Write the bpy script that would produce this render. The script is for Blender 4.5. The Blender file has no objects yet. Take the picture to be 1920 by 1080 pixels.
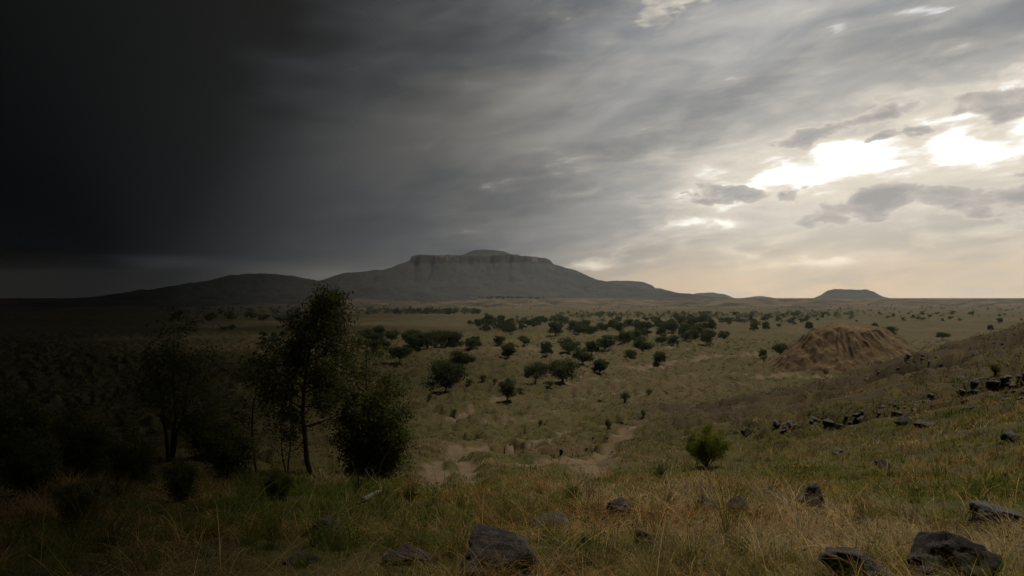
import bpy, math, random
import numpy as np
from mathutils import Vector

R = math.radians
scene = bpy.context.scene
COL = scene.collection
rng = np.random.default_rng(7)
random.seed(7)

# ------------------------------------------------------------------ camera
F_PX = 1507.0                      # focal length in pixels of a 1920 wide picture
PITCH = math.atan(19.0 / F_PX)     # the horizon lies a little under the middle
cam_d = bpy.data.cameras.new('camera')
cam = bpy.data.objects.new('camera', cam_d)
COL.objects.link(cam)
cam_d.sensor_width = 36.0
cam_d.lens = 36.0 * F_PX / 1920.0
cam_d.clip_start = 0.1
cam_d.clip_end = 60000.0
cam.location = (0, 0, 0)
cam.rotation_euler = (math.pi / 2 + PITCH, 0, 0)
scene.camera = cam

# ------------------------------------------------------------------ exposure
vs = scene.view_settings
vs.view_transform = 'Standard'
vs.look = 'None'
vs.exposure = 0.0
vs.gamma = 1.0
vs.use_curve_mapping = False
scene.render.engine = 'CYCLES'
cy = scene.cycles
cy.max_bounces = 5
cy.diffuse_bounces = 2
cy.glossy_bounces = 1
cy.transmission_bounces = 2
cy.volume_bounces = 0
cy.transparent_max_bounces = 8
cy.use_denoising = True
cy.use_adaptive_sampling = True
cy.adaptive_threshold = 0.03
cy.sample_clamp_indirect = 4.0

SUN_AZ, SUN_EL = 44.0, 67.0        # degrees right of the view, above the horizon

# ------------------------------------------------------------------ node helpers
class NT:
    def __init__(self, tree):
        self.t = tree
        self.n = tree.nodes
        self.l = tree.links
    def new(self, kind, **kw):
        nd = self.n.new(kind)
        for k, v in kw.items():
            setattr(nd, k, v)
        return nd
    def put(self, sock, val):
        if hasattr(val, 'is_linked') or isinstance(val, bpy.types.NodeSocket):
            self.l.new(val, sock)
        else:
            sock.default_value = val
    def math(self, op, a, b=None, c=None, clamp=False):
        nd = self.new('ShaderNodeMath', operation=op, use_clamp=clamp)
        self.put(nd.inputs[0], a)
        if b is not None: self.put(nd.inputs[1], b)
        if c is not None: self.put(nd.inputs[2], c)
        return nd.outputs[0]
    def vmath(self, op, a, b=None):
        nd = self.new('ShaderNodeVectorMath', operation=op)
        self.put(nd.inputs[0], a)
        if b is not None: self.put(nd.inputs[1], b)
        return nd.outputs['Value'] if op in ('DOT_PRODUCT', 'LENGTH') else nd.outputs[0]
    def mix(self, fac, a, b, blend='MIX'):
        nd = self.new('ShaderNodeMix', data_type='RGBA', blend_type=blend)
        self.put(nd.inputs[0], fac)
        self.put(nd.inputs[6], a if not isinstance(a, tuple) or len(a) == 4 else (*a, 1))
        self.put(nd.inputs[7], b if not isinstance(b, tuple) or len(b) == 4 else (*b, 1))
        return nd.outputs[2]
    def ramp(self, fac, stops, interp='LINEAR'):
        nd = self.new('ShaderNodeValToRGB')
        cr = nd.color_ramp
        cr.interpolation = interp
        while len(cr.elements) < len(stops):
            cr.elements.new(0.5)
        for e, (p, c) in zip(cr.elements, stops):
            e.position = p
            if not isinstance(c, tuple): c = (c, c, c)
            e.color = (*c, 1)
        self.put(nd.inputs[0], fac)
        return nd.outputs[0]
    def maprange(self, v, a, b, c=0.0, d=1.0, smooth=True):
        nd = self.new('ShaderNodeMapRange', interpolation_type='SMOOTHSTEP' if smooth else 'LINEAR')
        nd.clamp = True if not smooth else nd.clamp
        self.put(nd.inputs[0], v)
        for i, x in enumerate((a, b, c, d)):
            self.put(nd.inputs[i + 1], x)
        return nd.outputs[0]
    def noise(self, vec, scale, detail=4.0, rough=0.55, dist=0.0, out='Fac'):
        nd = self.new('ShaderNodeTexNoise')
        if vec is not None: self.put(nd.inputs['Vector'], vec)
        nd.inputs['Scale'].default_value = scale
        nd.inputs['Detail'].default_value = detail
        nd.inputs['Roughness'].default_value = rough
        nd.inputs['Distortion'].default_value = dist
        return nd.outputs[out]
    def combine(self, x, y, z):
        nd = self.new('ShaderNodeCombineXYZ')
        self.put(nd.inputs[0], x); self.put(nd.inputs[1], y); self.put(nd.inputs[2], z)
        return nd.outputs[0]

# ------------------------------------------------------------------ world: broken evening cloud, dimmed to the left
world = bpy.data.worlds.new('World')
scene.world = world
world.use_nodes = True
W = NT(world.node_tree)
W.n.clear()
w_out = W.new('ShaderNodeOutputWorld')
w_bg = W.new('ShaderNodeBackground')
W.l.new(w_bg.outputs[0], w_out.inputs[0])

def build_world():
    tc = W.new('ShaderNodeTexCoord').outputs['Generated']
    d = W.vmath('NORMALIZE', tc)
    sp = W.new('ShaderNodeSeparateXYZ'); W.put(sp.inputs[0], d)
    x, y, z = sp.outputs
    az = W.math('MULTIPLY', W.math('ARCTAN2', x, y), 180 / math.pi)
    el = W.math('MULTIPLY', W.math('ARCSINE', z), 180 / math.pi)
    # the cloud ceiling as a plane overhead, streaks drawn out towards the left horizon
    zz = W.math('ADD', W.math('MAXIMUM', z, 0.0), 0.16)
    px = W.math('DIVIDE', x, zz); py = W.math('DIVIDE', y, zz)
    th = R(-38)
    ca, sa = math.cos(th), math.sin(th)
    along = W.math('ADD', W.math('MULTIPLY', px, sa), W.math('MULTIPLY', py, ca))
    across = W.math('SUBTRACT', W.math('MULTIPLY', px, ca), W.math('MULTIPLY', py, sa))
    streak = W.combine(W.math('MULTIPLY', across, 1.0), W.math('MULTIPLY', along, 0.42), 3.7)
    plain = W.combine(px, py, 1.3)
    n_big = W.noise(streak, 0.95, 5, 0.52, 0.4)
    n_mid = W.noise(streak, 2.2, 6, 0.56, 0.4)
    n_fine = W.noise(W.combine(W.math('MULTIPLY', az, 0.060), W.math('MULTIPLY', W.math('SUBTRACT', el, W.math('MULTIPLY', az, 0.30)), 0.17), 2.2), 1.5, 7, 0.54, 0.5)
    dens = W.math('ADD', W.math('MULTIPLY', n_big, 0.58), W.math('ADD', W.math('MULTIPLY', n_mid, 0.20), W.math('MULTIPLY', n_fine, 0.36)))   # about 0.56 in the middle
    band1 = W.math('EXPONENT', W.math('MULTIPLY', W.math('POWER', W.math('DIVIDE', W.math('SUBTRACT', el, W.math('ADD', 8.6, W.math('MULTIPLY', az, 0.24))), 2.6), 2.0), -1.0))
    band2 = W.math('EXPONENT', W.math('MULTIPLY', W.math('POWER', W.math('DIVIDE', W.math('SUBTRACT', el, W.math('ADD', 3.2, W.math('MULTIPLY', az, 0.035))), 0.9), 2.0), -1.0))
    dens = W.math('ADD', dens, W.math('ADD', W.math('MULTIPLY', band1, 0.085), W.math('ADD', W.math('MULTIPLY', band2, 0.05), W.maprange(el, 10.0, 18.0, 0.0, 0.075))))
    # thickness -> grey
    grey = W.ramp(dens, [(0.42, (0.68, 0.645, 0.60)), (0.52, (0.50, 0.485, 0.465)), (0.60, (0.335, 0.342, 0.35)), (0.70, (0.205, 0.22, 0.238))])
    # glow behind the cloud round the sunken light
    warp = W.new('ShaderNodeSeparateColor')
    W.put(warp.inputs[0], W.noise(W.combine(W.math('MULTIPLY', az, 0.10), W.math('MULTIPLY', el, 0.22), 8.1), 1.6, 5, 0.58, 0.0, 'Color'))
    azb = W.math('ADD', az, W.math('MULTIPLY', W.math('SUBTRACT', warp.outputs[0], 0.5), 14.0))
    elb = W.math('ADD', el, W.math('MULTIPLY', W.math('SUBTRACT', warp.outputs[1], 0.5), 4.0))
    def blob(a0, e0, wa, we, tilt=0.0):
        da = W.math('SUBTRACT', azb, a0); de = W.math('SUBTRACT', elb, e0)
        if tilt:
            de = W.math('SUBTRACT', de, W.math('MULTIPLY', da, tilt))
        q = W.math('ADD', W.math('POWER', W.math('ABSOLUTE', W.math('DIVIDE', da, wa)), 2.0), W.math('POWER', W.math('ABSOLUTE', W.math('DIVIDE', de, we)), 2.0))
        return W.math('EXPONENT', W.math('MULTIPLY', q, -1.0))
    halo = blob(25, 7.0, 17, 6.5, 0.08)
    col = W.mix(W.math('MULTIPLY', halo, 0.66), grey, (0.88, 0.79, 0.64))
    # gaps where the bright sky itself shows
    puff = W.combine(W.math('MULTIPLY', az, 0.085), W.math('MULTIPLY', W.math('SUBTRACT', el, W.math('MULTIPLY', az, 0.08)), 0.30), 5.4)
    n_puff = W.noise(puff, 2.5, 7, 0.55, 0.25)
    zone = None
    for a0, e0, wa, we, tl, k in [(22, 8.8, 9.0, 1.6, 0.09, 1.0), (31.5, 9.6, 6, 2.0, 0.05, 1.0), (15.5, 7.4, 6, 1.6, 0.1, 0.72), (13, 5.0, 4, 0.8, 0.0, 0.6), (34, 13.6, 4.5, 1.0, 0.2, 0.8), (19.7, 2.6, 4.6, 0.42, 0.03, 0.85),
                                  (6.3, 2.4, 2.8, 0.55, 0.0, 0.62), (11.2, 4.9, 1.8, 0.5, 0.0, 0.55), (11.6, 19.6, 2.6, 1.0, 0.4, 0.5), (34, 19.5, 4, 1.0, 0.1, 0.6), (50, 22, 9, 5, 0.1, 0.8)]:
        q = W.math('MULTIPLY', blob(a0, e0, wa, we, tl), k)
        zone = q if zone is None else W.math('MAXIMUM', zone, q)
    gap = W.math('ADD', zone, W.math('MULTIPLY', W.math('SUBTRACT', n_puff, 0.5), -2.6))
    gap_m = W.maprange(gap, 0.38, 1.05)
    near = W.math('MAXIMUM', W.maprange(halo, 0.10, 0.60, 0.28, 1.0), W.maprange(zone, 0.05, 0.4))
    rim = W.math('MULTIPLY', W.maprange(gap, -0.25, 0.60), near)
    col = W.mix(W.math('MULTIPLY', rim, 0.66), col, (0.90, 0.81, 0.67))
    sky = W.new('ShaderNodeTexSky', sky_type='NISHITA')
    sky.sun_disc = False
    sky.sun_elevation = R(SUN_EL)
    sky.sun_rotation = R(SUN_AZ)
    sky.air_density = 1.2
    sky.dust_density = 3.0
    skyc = W.mix(1.0, sky.outputs[0], (0.10, 0.10, 0.10), 'MULTIPLY')     # strength 0.1
    bright = W.mix(1.0, skyc, (0.98, 0.94, 0.86), 'ADD')
    col = W.mix(gap_m, col, bright)
    # small grey cumulus floating before the bright gap
    cum = None
    for a0, e0, wa, we, k in [(22.6, 11.2, 3.4, 0.8, 1.0), (26.8, 10.2, 1.7, 0.4, 0.9), (13.4, 7.0, 2.8, 0.7, 1.0), (17.4, 7.2, 1.3, 0.6, 0.9), (17.8, 6.2, 1.6, 0.35, 0.8),
                              (24.5, 6.2, 6.0, 1.3, 1.0), (31.5, 6.0, 5.0, 1.2, 1.0), (31.0, 11.9, 4.5, 0.9, 1.0), (33, 8.0, 2.0, 0.7, 0.8), (40, 9.0, 5.0, 1.5, 1.0)]:
        q = W.math('MULTIPLY', blob(a0, e0, wa, we, 0.06), k)
        cum = q if cum is None else W.math('MAXIMUM', cum, q)
    n_cum = W.noise(W.combine(W.math('MULTIPLY', az, 0.20), W.math('MULTIPLY', el, 0.40), 1.9), 1.9, 7, 0.58, 0.3)
    cg = W.math('ADD', cum, W.math('MULTIPLY', W.math('SUBTRACT', n_cum, 0.5), 1.5))
    shade = W.ramp(W.maprange(cg, 0.40, 1.15), [(0.0, (0.80, 0.73, 0.62)), (0.35, (0.55, 0.50, 0.45)), (1.0, (0.36, 0.345, 0.335))])
    col = W.mix(W.math('MULTIPLY', W.maprange(cg, 0.40, 0.66), 0.92), col, shade)
    # warm, clearer band over the horizon
    hz = W.math('MULTIPLY', W.maprange(el, 5.2, 0.6), W.maprange(az, -2.0, 13.0))
    hz = W.math('MULTIPLY', hz, W.maprange(n_puff, 0.72, 0.42, 0.55, 1.0))
    col = W.mix(W.math('MULTIPLY', hz, 0.92), col, (0.84, 0.64, 0.42))
    # dimming put into the sky: darker and darker to the left and behind
    azw = W.math('ADD', az, W.math('MULTIPLY', W.math('SUBTRACT', n_big, 0.5), 10.0))
    u = W.math('DIVIDE', W.math('ADD', azw, 180.0), 360.0)
    def a(dg): return (dg + 180.0) / 360.0
    sky_dim = W.ramp(u, [(a(-180), 0.06), (a(-120), 0.015), (a(-60), 0.004), (a(-33), 0.005), (a(-26.7), 0.018), (a(-20.4), 0.07), (a(-13.4), 0.24),
                       (a(-6.1), 0.36), (a(0), 0.52), (a(8), 0.82), (a(16), 1.0), (a(40), 1.0), (a(75), 0.75), (a(120), 0.25), (a(180), 0.06)])
    sky_dim = W.mix(W.maprange(el, 35, 75), sky_dim, (0.20, 0.20, 0.20))  # upper sky dimmed too, to weaken the fill light on the ground
    col = W.mix(1.0, col, sky_dim, 'MULTIPLY')
    col = W.mix(W.maprange(el, 0.0, -1.5), col, (0.03, 0.027, 0.02))      # below the horizon lies ground
    W.l.new(col, w_bg.inputs[0])
    w_bg.inputs[1].default_value = 1.0
build_world()
world.cycles.sampling_method = 'MANUAL'
world.cycles.sample_map_resolution = 512

# ------------------------------------------------------------------ sun
sun_d = bpy.data.lights.new('sun', 'SUN')
sun_d.energy = 3.6
sun_d.angle = R(0.6)
sun_d.color = (1.0, 0.92, 0.80)
sun = bpy.data.objects.new('sun', sun_d)
COL.objects.link(sun)
SUN_DIR = Vector((math.sin(R(SUN_AZ)) * math.cos(R(SUN_EL)), math.cos(R(SUN_AZ)) * math.cos(R(SUN_EL)), math.sin(R(SUN_EL))))
sun.rotation_euler = SUN_DIR.to_track_quat('Z', 'Y').to_euler()

# ------------------------------------------------------------------ numpy noise
def _hash(ix, iy, seed):
    h = (ix.astype(np.int64) * 374761393 + iy.astype(np.int64) * 668265263 + seed * 1274126177) & 0xFFFFFFFF
    h = ((h ^ (h >> 13)) * 1274126177) & 0xFFFFFFFF
    h = h ^ (h >> 16)
    return (h & 0xFFFFFF) / float(0x1000000)

def gnoise(x, y, seed=0):
    ix = np.floor(x); iy = np.floor(y)
    fx = x - ix; fy = y - iy
    u = fx * fx * fx * (fx * (fx * 6 - 15) + 10); v = fy * fy * fy * (fy * (fy * 6 - 15) + 10)
    def g(cx, cy, dx, dy):
        a = _hash(cx, cy, seed) * 2 * math.pi
        return np.cos(a) * dx + np.sin(a) * dy
    a = g(ix, iy, fx, fy); b = g(ix + 1, iy, fx - 1, fy)
    c = g(ix, iy + 1, fx, fy - 1); e = g(ix + 1, iy + 1, fx - 1, fy - 1)
    return ((a + (b - a) * u) * (1 - v) + (c + (e - c) * u) * v) * 1.5     # about -1..1

def fbm(x, y, scale, octaves=4, seed=0, gain=0.5, lac=2.03):
    x = np.asarray(x, float) / scale; y = np.asarray(y, float) / scale
    s = 0; amp = 1.0
    for o in range(octaves):
        s = s + amp * gnoise(x, y, seed + o * 17)
        x = x * lac + 5.2; y = y * lac - 3.1
        amp *= gain
    return s

def ridged(x, y, scale, octaves=4, seed=0, gain=0.5):
    x = np.asarray(x, float) / scale; y = np.asarray(y, float) / scale
    s = 0; amp = 1.0
    for o in range(octaves):
        s = s + amp * (1 - np.abs(gnoise(x, y, seed + o * 17)) * 1.6)
        x = x * 2.03 + 5.2; y = y * 2.03 - 3.1
        amp *= gain
    return s

def sstep(v, a, b):
    t = np.clip((np.asarray(v, float) - a) / (b - a), 0, 1)
    return t * t * (3 - 2 * t)

# ------------------------------------------------------------------ terrain height
PY = np.array([-3000, -400, -60, -10, 0, 5, 12, 25, 47, 70, 90, 130, 200, 330, 700, 1300, 1850, 2050, 2400, 2600, 14000], float)
PZ = np.array([30, 30, 9, 0.4, -1.25, -1.75, -3.05, -5.7, -9.7, -13.0, -15.3, -18.3, -20.2, -19.6, -21, -23.5, -22.5, -17, -2.2, -0.9, -0.9], float)

def profile(y):
    # averaged over a small window so that the joints are round
    y = np.asarray(y, float)
    w = 0.5 + 0.08 * np.abs(y)
    s = 0
    for k in (-1, -0.5, 0, 0.5, 1):
        s = s + np.interp(y + k * w, PY, PZ)
    return s / 5

TRACKS = []     # filled below: (points Nx2, half width, depth)

def track_mask(x, y):
    m = np.zeros(np.broadcast(x, y).shape)
    dpt = np.zeros_like(m)
    for pts, hw, dep in TRACKS:
        lo = pts.min(0) - hw * 5; hi = pts.max(0) + hw * 5
        sel = (x > lo[0]) & (x < hi[0]) & (y > lo[1]) & (y < hi[1])
        if not np.any(sel): continue
        xs, ys = x[sel], y[sel]
        wob = fbm(xs, ys, hw * 4, 3, 91) * hw * 0.9
        best = np.full(xs.shape, 1e9)
        for (ax, ay), (bx, by) in zip(pts[:-1], pts[1:]):
            vx, vy = bx - ax, by - ay
            t = np.clip(((xs - ax) * vx + (ys - ay) * vy) / (vx * vx + vy * vy + 1e-9), 0, 1)
            best = np.minimum(best, np.hypot(xs - ax - t * vx, ys - ay - t * vy))
        v = 1 - sstep(best + wob, hw * 0.45, hw * 1.7)
        m[sel] = np.maximum(m[sel], v if dep < 0.6 else 0)
        dpt[sel] = np.maximum(dpt[sel], v * dep)
    return m, dpt

def base_height(x, y):
    x = np.asarray(x, float); y = np.asarray(y, float)
    x, y = np.broadcast_arrays(x, y)
    r = np.hypot(x, y)
    yy = y + sstep(r, 900, 1600) * (fbm(x, y, 900, 3, 31) * 320)         # the foot of the escarpment wanders
    z = profile(yy)
    # the hillside rises to the right of the camera
    lift = 0.25 * (np.sqrt((x - 9) ** 2 + 9) + (x - 9)) * 0.5 + 0.0024 * np.clip(x - 25, 0, 60) ** 2
    lift = np.minimum(lift, 11.0) * (1 - sstep(y, 68, 150)) * sstep(y, -12, 14)
    z = z + lift
    # swells, hummocks, rills
    hill = sstep(x - 0.1 * y, 2, 10) * (1 - sstep(y, 110, 165))
    calm = 1 - 0.75 * hill
    far = sstep(r, 30, 160) * calm
    z = z + far * fbm(x, y, 70, 3, 3) * 0.9
    z = z + sstep(r, 9, 45) * fbm(x, y, 14, 4, 5) * 0.6 * calm
    z = z + sstep(r, 1, 10) * fbm(x, y, 2.6, 4, 8) * 0.13
    hum = np.clip(fbm(x, y * 1.0, 6.0, 3, 12), 0, 1)
    z = z + sstep(r, 15, 50) * (1 - sstep(r, 250, 500)) * hum * 0.85 * (1 - 0.5 * hill)
    z = z + hill * sstep(y, 35, 60) * (fbm(x, y, 4.5, 3, 61) * 0.32 + np.clip(fbm(x, y, 9, 3, 63), 0, 1) * 0.55)   # rough upper slope
    # small erosion steps across the slope
    st = fbm(x, y, 22, 4, 44) * 3.2
    step = (sstep(st - np.floor(st), 0.44, 0.56)) * 0.85
    z = z + sstep(r, 22, 60) * (1 - sstep(r, 350, 700)) * (step - 0.42) * (1 - 0.3 * hill)
    # gullied face of the escarpment, low rises before it
    esc = sstep(yy, 1800, 2100) * (1 - sstep(yy, 2380, 2500))
    z = z + esc * (ridged(x, y * 0.45, 170, 4, 21) - 1.25) * 9.0
    z = z + sstep(r, 500, 900) * (1 - sstep(r, 2300, 2700)) * fbm(x, y, 260, 5, 25) * 2.8
    return z

GRID = {}
def grid_height(x, y):
    # bilinear look-up in the ground mesh itself
    a = np.arctan2(x, y); r = np.hypot(x, y)
    ang, rr, Z = GRID['ang'], GRID['r'], GRID['z']
    fa = np.clip((a - ang[0]) / (ang[1] - ang[0]), 0, len(ang) - 1.001)
    fr = np.clip(np.interp(r, rr, np.arange(len(rr))), 0, len(rr) - 1.001)
    ia = fa.astype(int); ir = fr.astype(int); fa = fa - ia; fr = fr - ir
    return (Z[ia, ir] * (1 - fa) + Z[ia + 1, ir] * fa) * (1 - fr) + (Z[ia, ir + 1] * (1 - fa) + Z[ia + 1, ir + 1] * fa) * fr

def height(x, y):
    x = np.atleast_1d(np.asarray(x, float)); y = np.atleast_1d(np.asarray(y, float))
    if GRID:
        return grid_height(x, y)
    x = np.atleast_1d(np.asarray(x, float)); y = np.atleast_1d(np.asarray(y, float))
    m, dpt = track_mask(x, y)
    return base_height(x, y) - dpt

def ray_dir(px, py):
    cx = (px - 960.0) / F_PX; cy_ = (540.0 - py) / F_PX
    c, s = math.cos(PITCH), math.sin(PITCH)
    return np.array([cx, c - s * cy_, s + c * cy_])

T_MARCH = np.exp(np.linspace(math.log(1.5), math.log(9000), 460))
def ground_at(px, py, use_tracks=True):
    d = ray_dir(px, py)
    X = d[0] * T_MARCH; Y = d[1] * T_MARCH; Z = d[2] * T_MARCH
    hz = grid_height(X, Y) if GRID else base_height(X, Y)
    under = np.nonzero(Z < hz)[0]
    k = under[0] if len(under) else len(T_MARCH) - 1
    if k > 0:
        a, b = Z[k - 1] - hz[k - 1], hz[k] - Z[k]
        f = a / (a + b + 1e-12)
    else:
        f = 0; k = 1
    t = T_MARCH[k - 1] + (T_MARCH[k] - T_MARCH[k - 1]) * f
    p = d * t
    return np.array([p[0], p[1], float(height(p[0], p[1])[0])])

def px_size(p, n):
    """metres that n pixels of the 1920 wide photograph span at the distance of p"""
    return n / F_PX * p[1]

for poly, hw, dep in [
    ([(1440, 812), (1490, 802), (1560, 795), (1640, 782), (1700, 770)], 1.3, 1.9),
    ([(1600, 716), (1680, 694), (1720, 684)], 2.0, 1.6),
    ([(1780, 742), (1840, 728), (1900, 716)], 1.3, 1.4),
    ([(1280, 742), (1320, 742)], 1.2, 0.8),
    ([(1240, 696), (1330, 688), (1400, 684)], 2.2, 1.0),
    ([(1640, 743), (1540, 752), (1400, 760), (1290, 765), (1215, 785), (1165, 820), (1130, 850), (1085, 885)], 0.95, 0.25),
    ([(1130, 850), (1040, 862), (970, 872)], 0.6, 0.15),
    ([(1080, 806), (1000, 826), (900, 838), (850, 850)], 0.7, 0.2),
    ([(1480, 668), (1400, 664), (1330, 668), (1260, 676), (1190, 690)], 3.2, 0.5),
    ([(1740, 657), (1690, 660)], 4.5, 0.3),
    ([(1560, 705), (1480, 700), (1420, 704)], 2.8, 0.2),
    ([(1180, 716), (1130, 714), (1060, 716)], 1.1, 0.2),
    ([(1050, 640), (960, 640), (880, 645)], 3.5, 0.3),
    ([(1000, 655), (920, 652)], 3.0, 0.2),
    ([(940, 745), (880, 768), (840, 790)], 1.3, 0.2),
    ([(860, 830), (850, 850), (880, 880), (905, 905)], 0.5, 0.3),
    ([(1230, 700), (1310, 706), (1400, 701)], 1.0, 0.2),
    ([(1060, 746), (1150, 736), (1250, 738)], 0.7, 0.15),
    ([(980, 690), (1080, 701), (1120, 700)], 1.2, 0.2),
    ([(1300, 780), (1390, 772), (1470, 770)], 0.5, 0.12),
    ([(900, 800), (970, 790), (1040, 792)], 0.5, 0.12),
    ([(1130, 640), (1200, 646), (1290, 655)], 2.2, 0.2),
    ([(820, 860), (815, 900), (850, 915)], 0.5, 0.3),
]:
    pts = np.array([ground_at(a, b, False)[:2] for a, b in poly])
    TRACKS.append((pts, hw, dep))

# ------------------------------------------------------------------ mesh helpers
def mesh_np(name, verts, faces, mat=None, smooth=False, attrs=None, colors=None):
    verts = np.asarray(verts, np.float32); faces = np.asarray(faces, np.int32)
    me = bpy.data.meshes.new(name)
    n = faces.shape[1]
    me.vertices.add(len(verts)); me.vertices.foreach_set('co', verts.ravel())
    me.loops.add(faces.size); me.loops.foreach_set('vertex_index', faces.ravel())
    me.polygons.add(len(faces))
    me.polygons.foreach_set('loop_start', np.arange(0, faces.size, n, dtype=np.int32))
    if smooth:
        me.polygons.foreach_set('use_smooth', np.ones(len(faces), dtype=bool))
    me.update(calc_edges=True)
    for k, v in (attrs or {}).items():
        at = me.attributes.new(k, 'FLOAT', 'POINT'); at.data.foreach_set('value', np.asarray(v, np.float32))
    if colors is not None:
        at = me.color_attributes.new('tint', 'FLOAT_COLOR', 'POINT')
        c4 = np.ones((len(verts), 4), np.float32); c4[:, :3] = colors
        at.data.foreach_set('color', c4.ravel())
    if mat: me.materials.append(mat)
    return me

def link(name, me, parent=None, loc=None, label=None, cat=None, group=None, kind=None):
    o = bpy.data.objects.new(name, me)
    COL.objects.link(o)
    if parent: o.parent = parent
    if loc is not None: o.location = [float(v) for v in loc]
    if label: o['label'] = label
    if cat: o['category'] = cat
    if group: o['group'] = group
    if kind: o['kind'] = kind
    return o

def grid_faces(nu, nv, wrap=False):
    i = np.arange(nu - (0 if wrap else 1)); j = np.arange(nv - 1)
    I, J = np.meshgrid(i, j, indexing='ij')
    I2 = (I + 1) % nu
    return np.stack([I * nv + J, I2 * nv + J, I2 * nv + J + 1, I * nv + J + 1], -1).reshape(-1, 4)

class Geo:
    """collects tubes and leaves into one mesh of quads"""
    def __init__(self):
        self.v = []; self.f = []; self.n = 0; self.c = []
    def add(self, v, f, c=None):
        v = np.asarray(v, float); f = np.asarray(f)
        self.v.append(v); self.f.append(f + self.n); self.n += len(v)
        if c is not None: self.c.append(np.broadcast_to(c, (len(v), 3)))
    def tube(self, pts, rad, sides=6):
        pts = np.asarray(pts, float); rad = np.asarray(rad, float)
        t = np.gradient(pts, axis=0); t /= np.linalg.norm(t, axis=1)[:, None] + 1e-9
        ref = np.array([0.3, 0.9, 0.1]) if abs(t[0][2]) > 0.8 else np.array([0.1, 0.2, 1.0])
        a = np.cross(t, ref); a /= np.linalg.norm(a, axis=1)[:, None] + 1e-9
        b = np.cross(t, a)
        ang = np.arange(sides) * 2 * math.pi / sides
        v = pts[:, None, :] + rad[:, None, None] * (np.cos(ang)[None, :, None] * a[:, None, :] + np.sin(ang)[None, :, None] * b[:, None, :])
        n = len(pts)
        f = []
        for i in range(n - 1):
            for k in range(sides):
                k2 = (k + 1) % sides
                f.append((i * sides + k, i * sides + k2, (i + 1) * sides + k2, (i + 1) * sides + k))
        self.add(v.reshape(-1, 3), f)
    def leaves(self, p, size, rg, up=0.35, aspect=0.55, c=None, outward=None):
        p = np.asarray(p, float); n = len(p)
        nn = rg.normal(size=(n, 3)); nn[:, 2] += up
        if outward is not None: nn += outward
        nn /= np.linalg.norm(nn, axis=1)[:, None]
        a = np.cross(nn, rg.normal(size=(n, 3))); a /= np.linalg.norm(a, axis=1)[:, None] + 1e-9
        b = np.cross(nn, a)
        s = (size * rg.uniform(0.6, 1.35, n))[:, None]
        v = np.stack([p - a * s * 0.5, p + b * s * aspect * 0.5 + nn * s * 0.06, p + a * s * 0.5, p - b * s * aspect * 0.5 + nn * s * 0.06], 1).reshape(-1, 3)
        f = np.arange(n * 4).reshape(-1, 4)
        self.add(v, f, None if c is None else np.repeat(c, 4, 0))
    def mesh(self, name, mat, smooth=False):
        return mesh_np(name, np.concatenate(self.v), np.concatenate(self.f), mat, smooth, colors=np.concatenate(self.c) if self.c else None)

# ------------------------------------------------------------------ materials
def new_mat(name):
    m = bpy.data.materials.new(name); m.use_nodes = True
    t = NT(m.node_tree); t.n.clear()
    out = t.new('ShaderNodeOutputMaterial')
    return m, t, out

def principled(t, out, col, rough=0.9, bump=None, bump_d=0.1, bump_s=0.6, spec=0.2):
    b = t.new('ShaderNodeBsdfPrincipled')
    t.put(b.inputs['Base Color'], col if not isinstance(col, tuple) else (*col, 1))
    t.put(b.inputs['Roughness'], rough)
    b.inputs['Specular IOR Level'].default_value = spec
    if bump is not None:
        bp = t.new('ShaderNodeBump')
        bp.inputs['Strength'].default_value = bump_s
        bp.inputs['Distance'].default_value = bump_d
        t.put(bp.inputs['Height'], bump)
        t.l.new(bp.outputs[0], b.inputs['Normal'])
    t.l.new(b.outputs[0], out.inputs[0])
    return b

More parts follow.
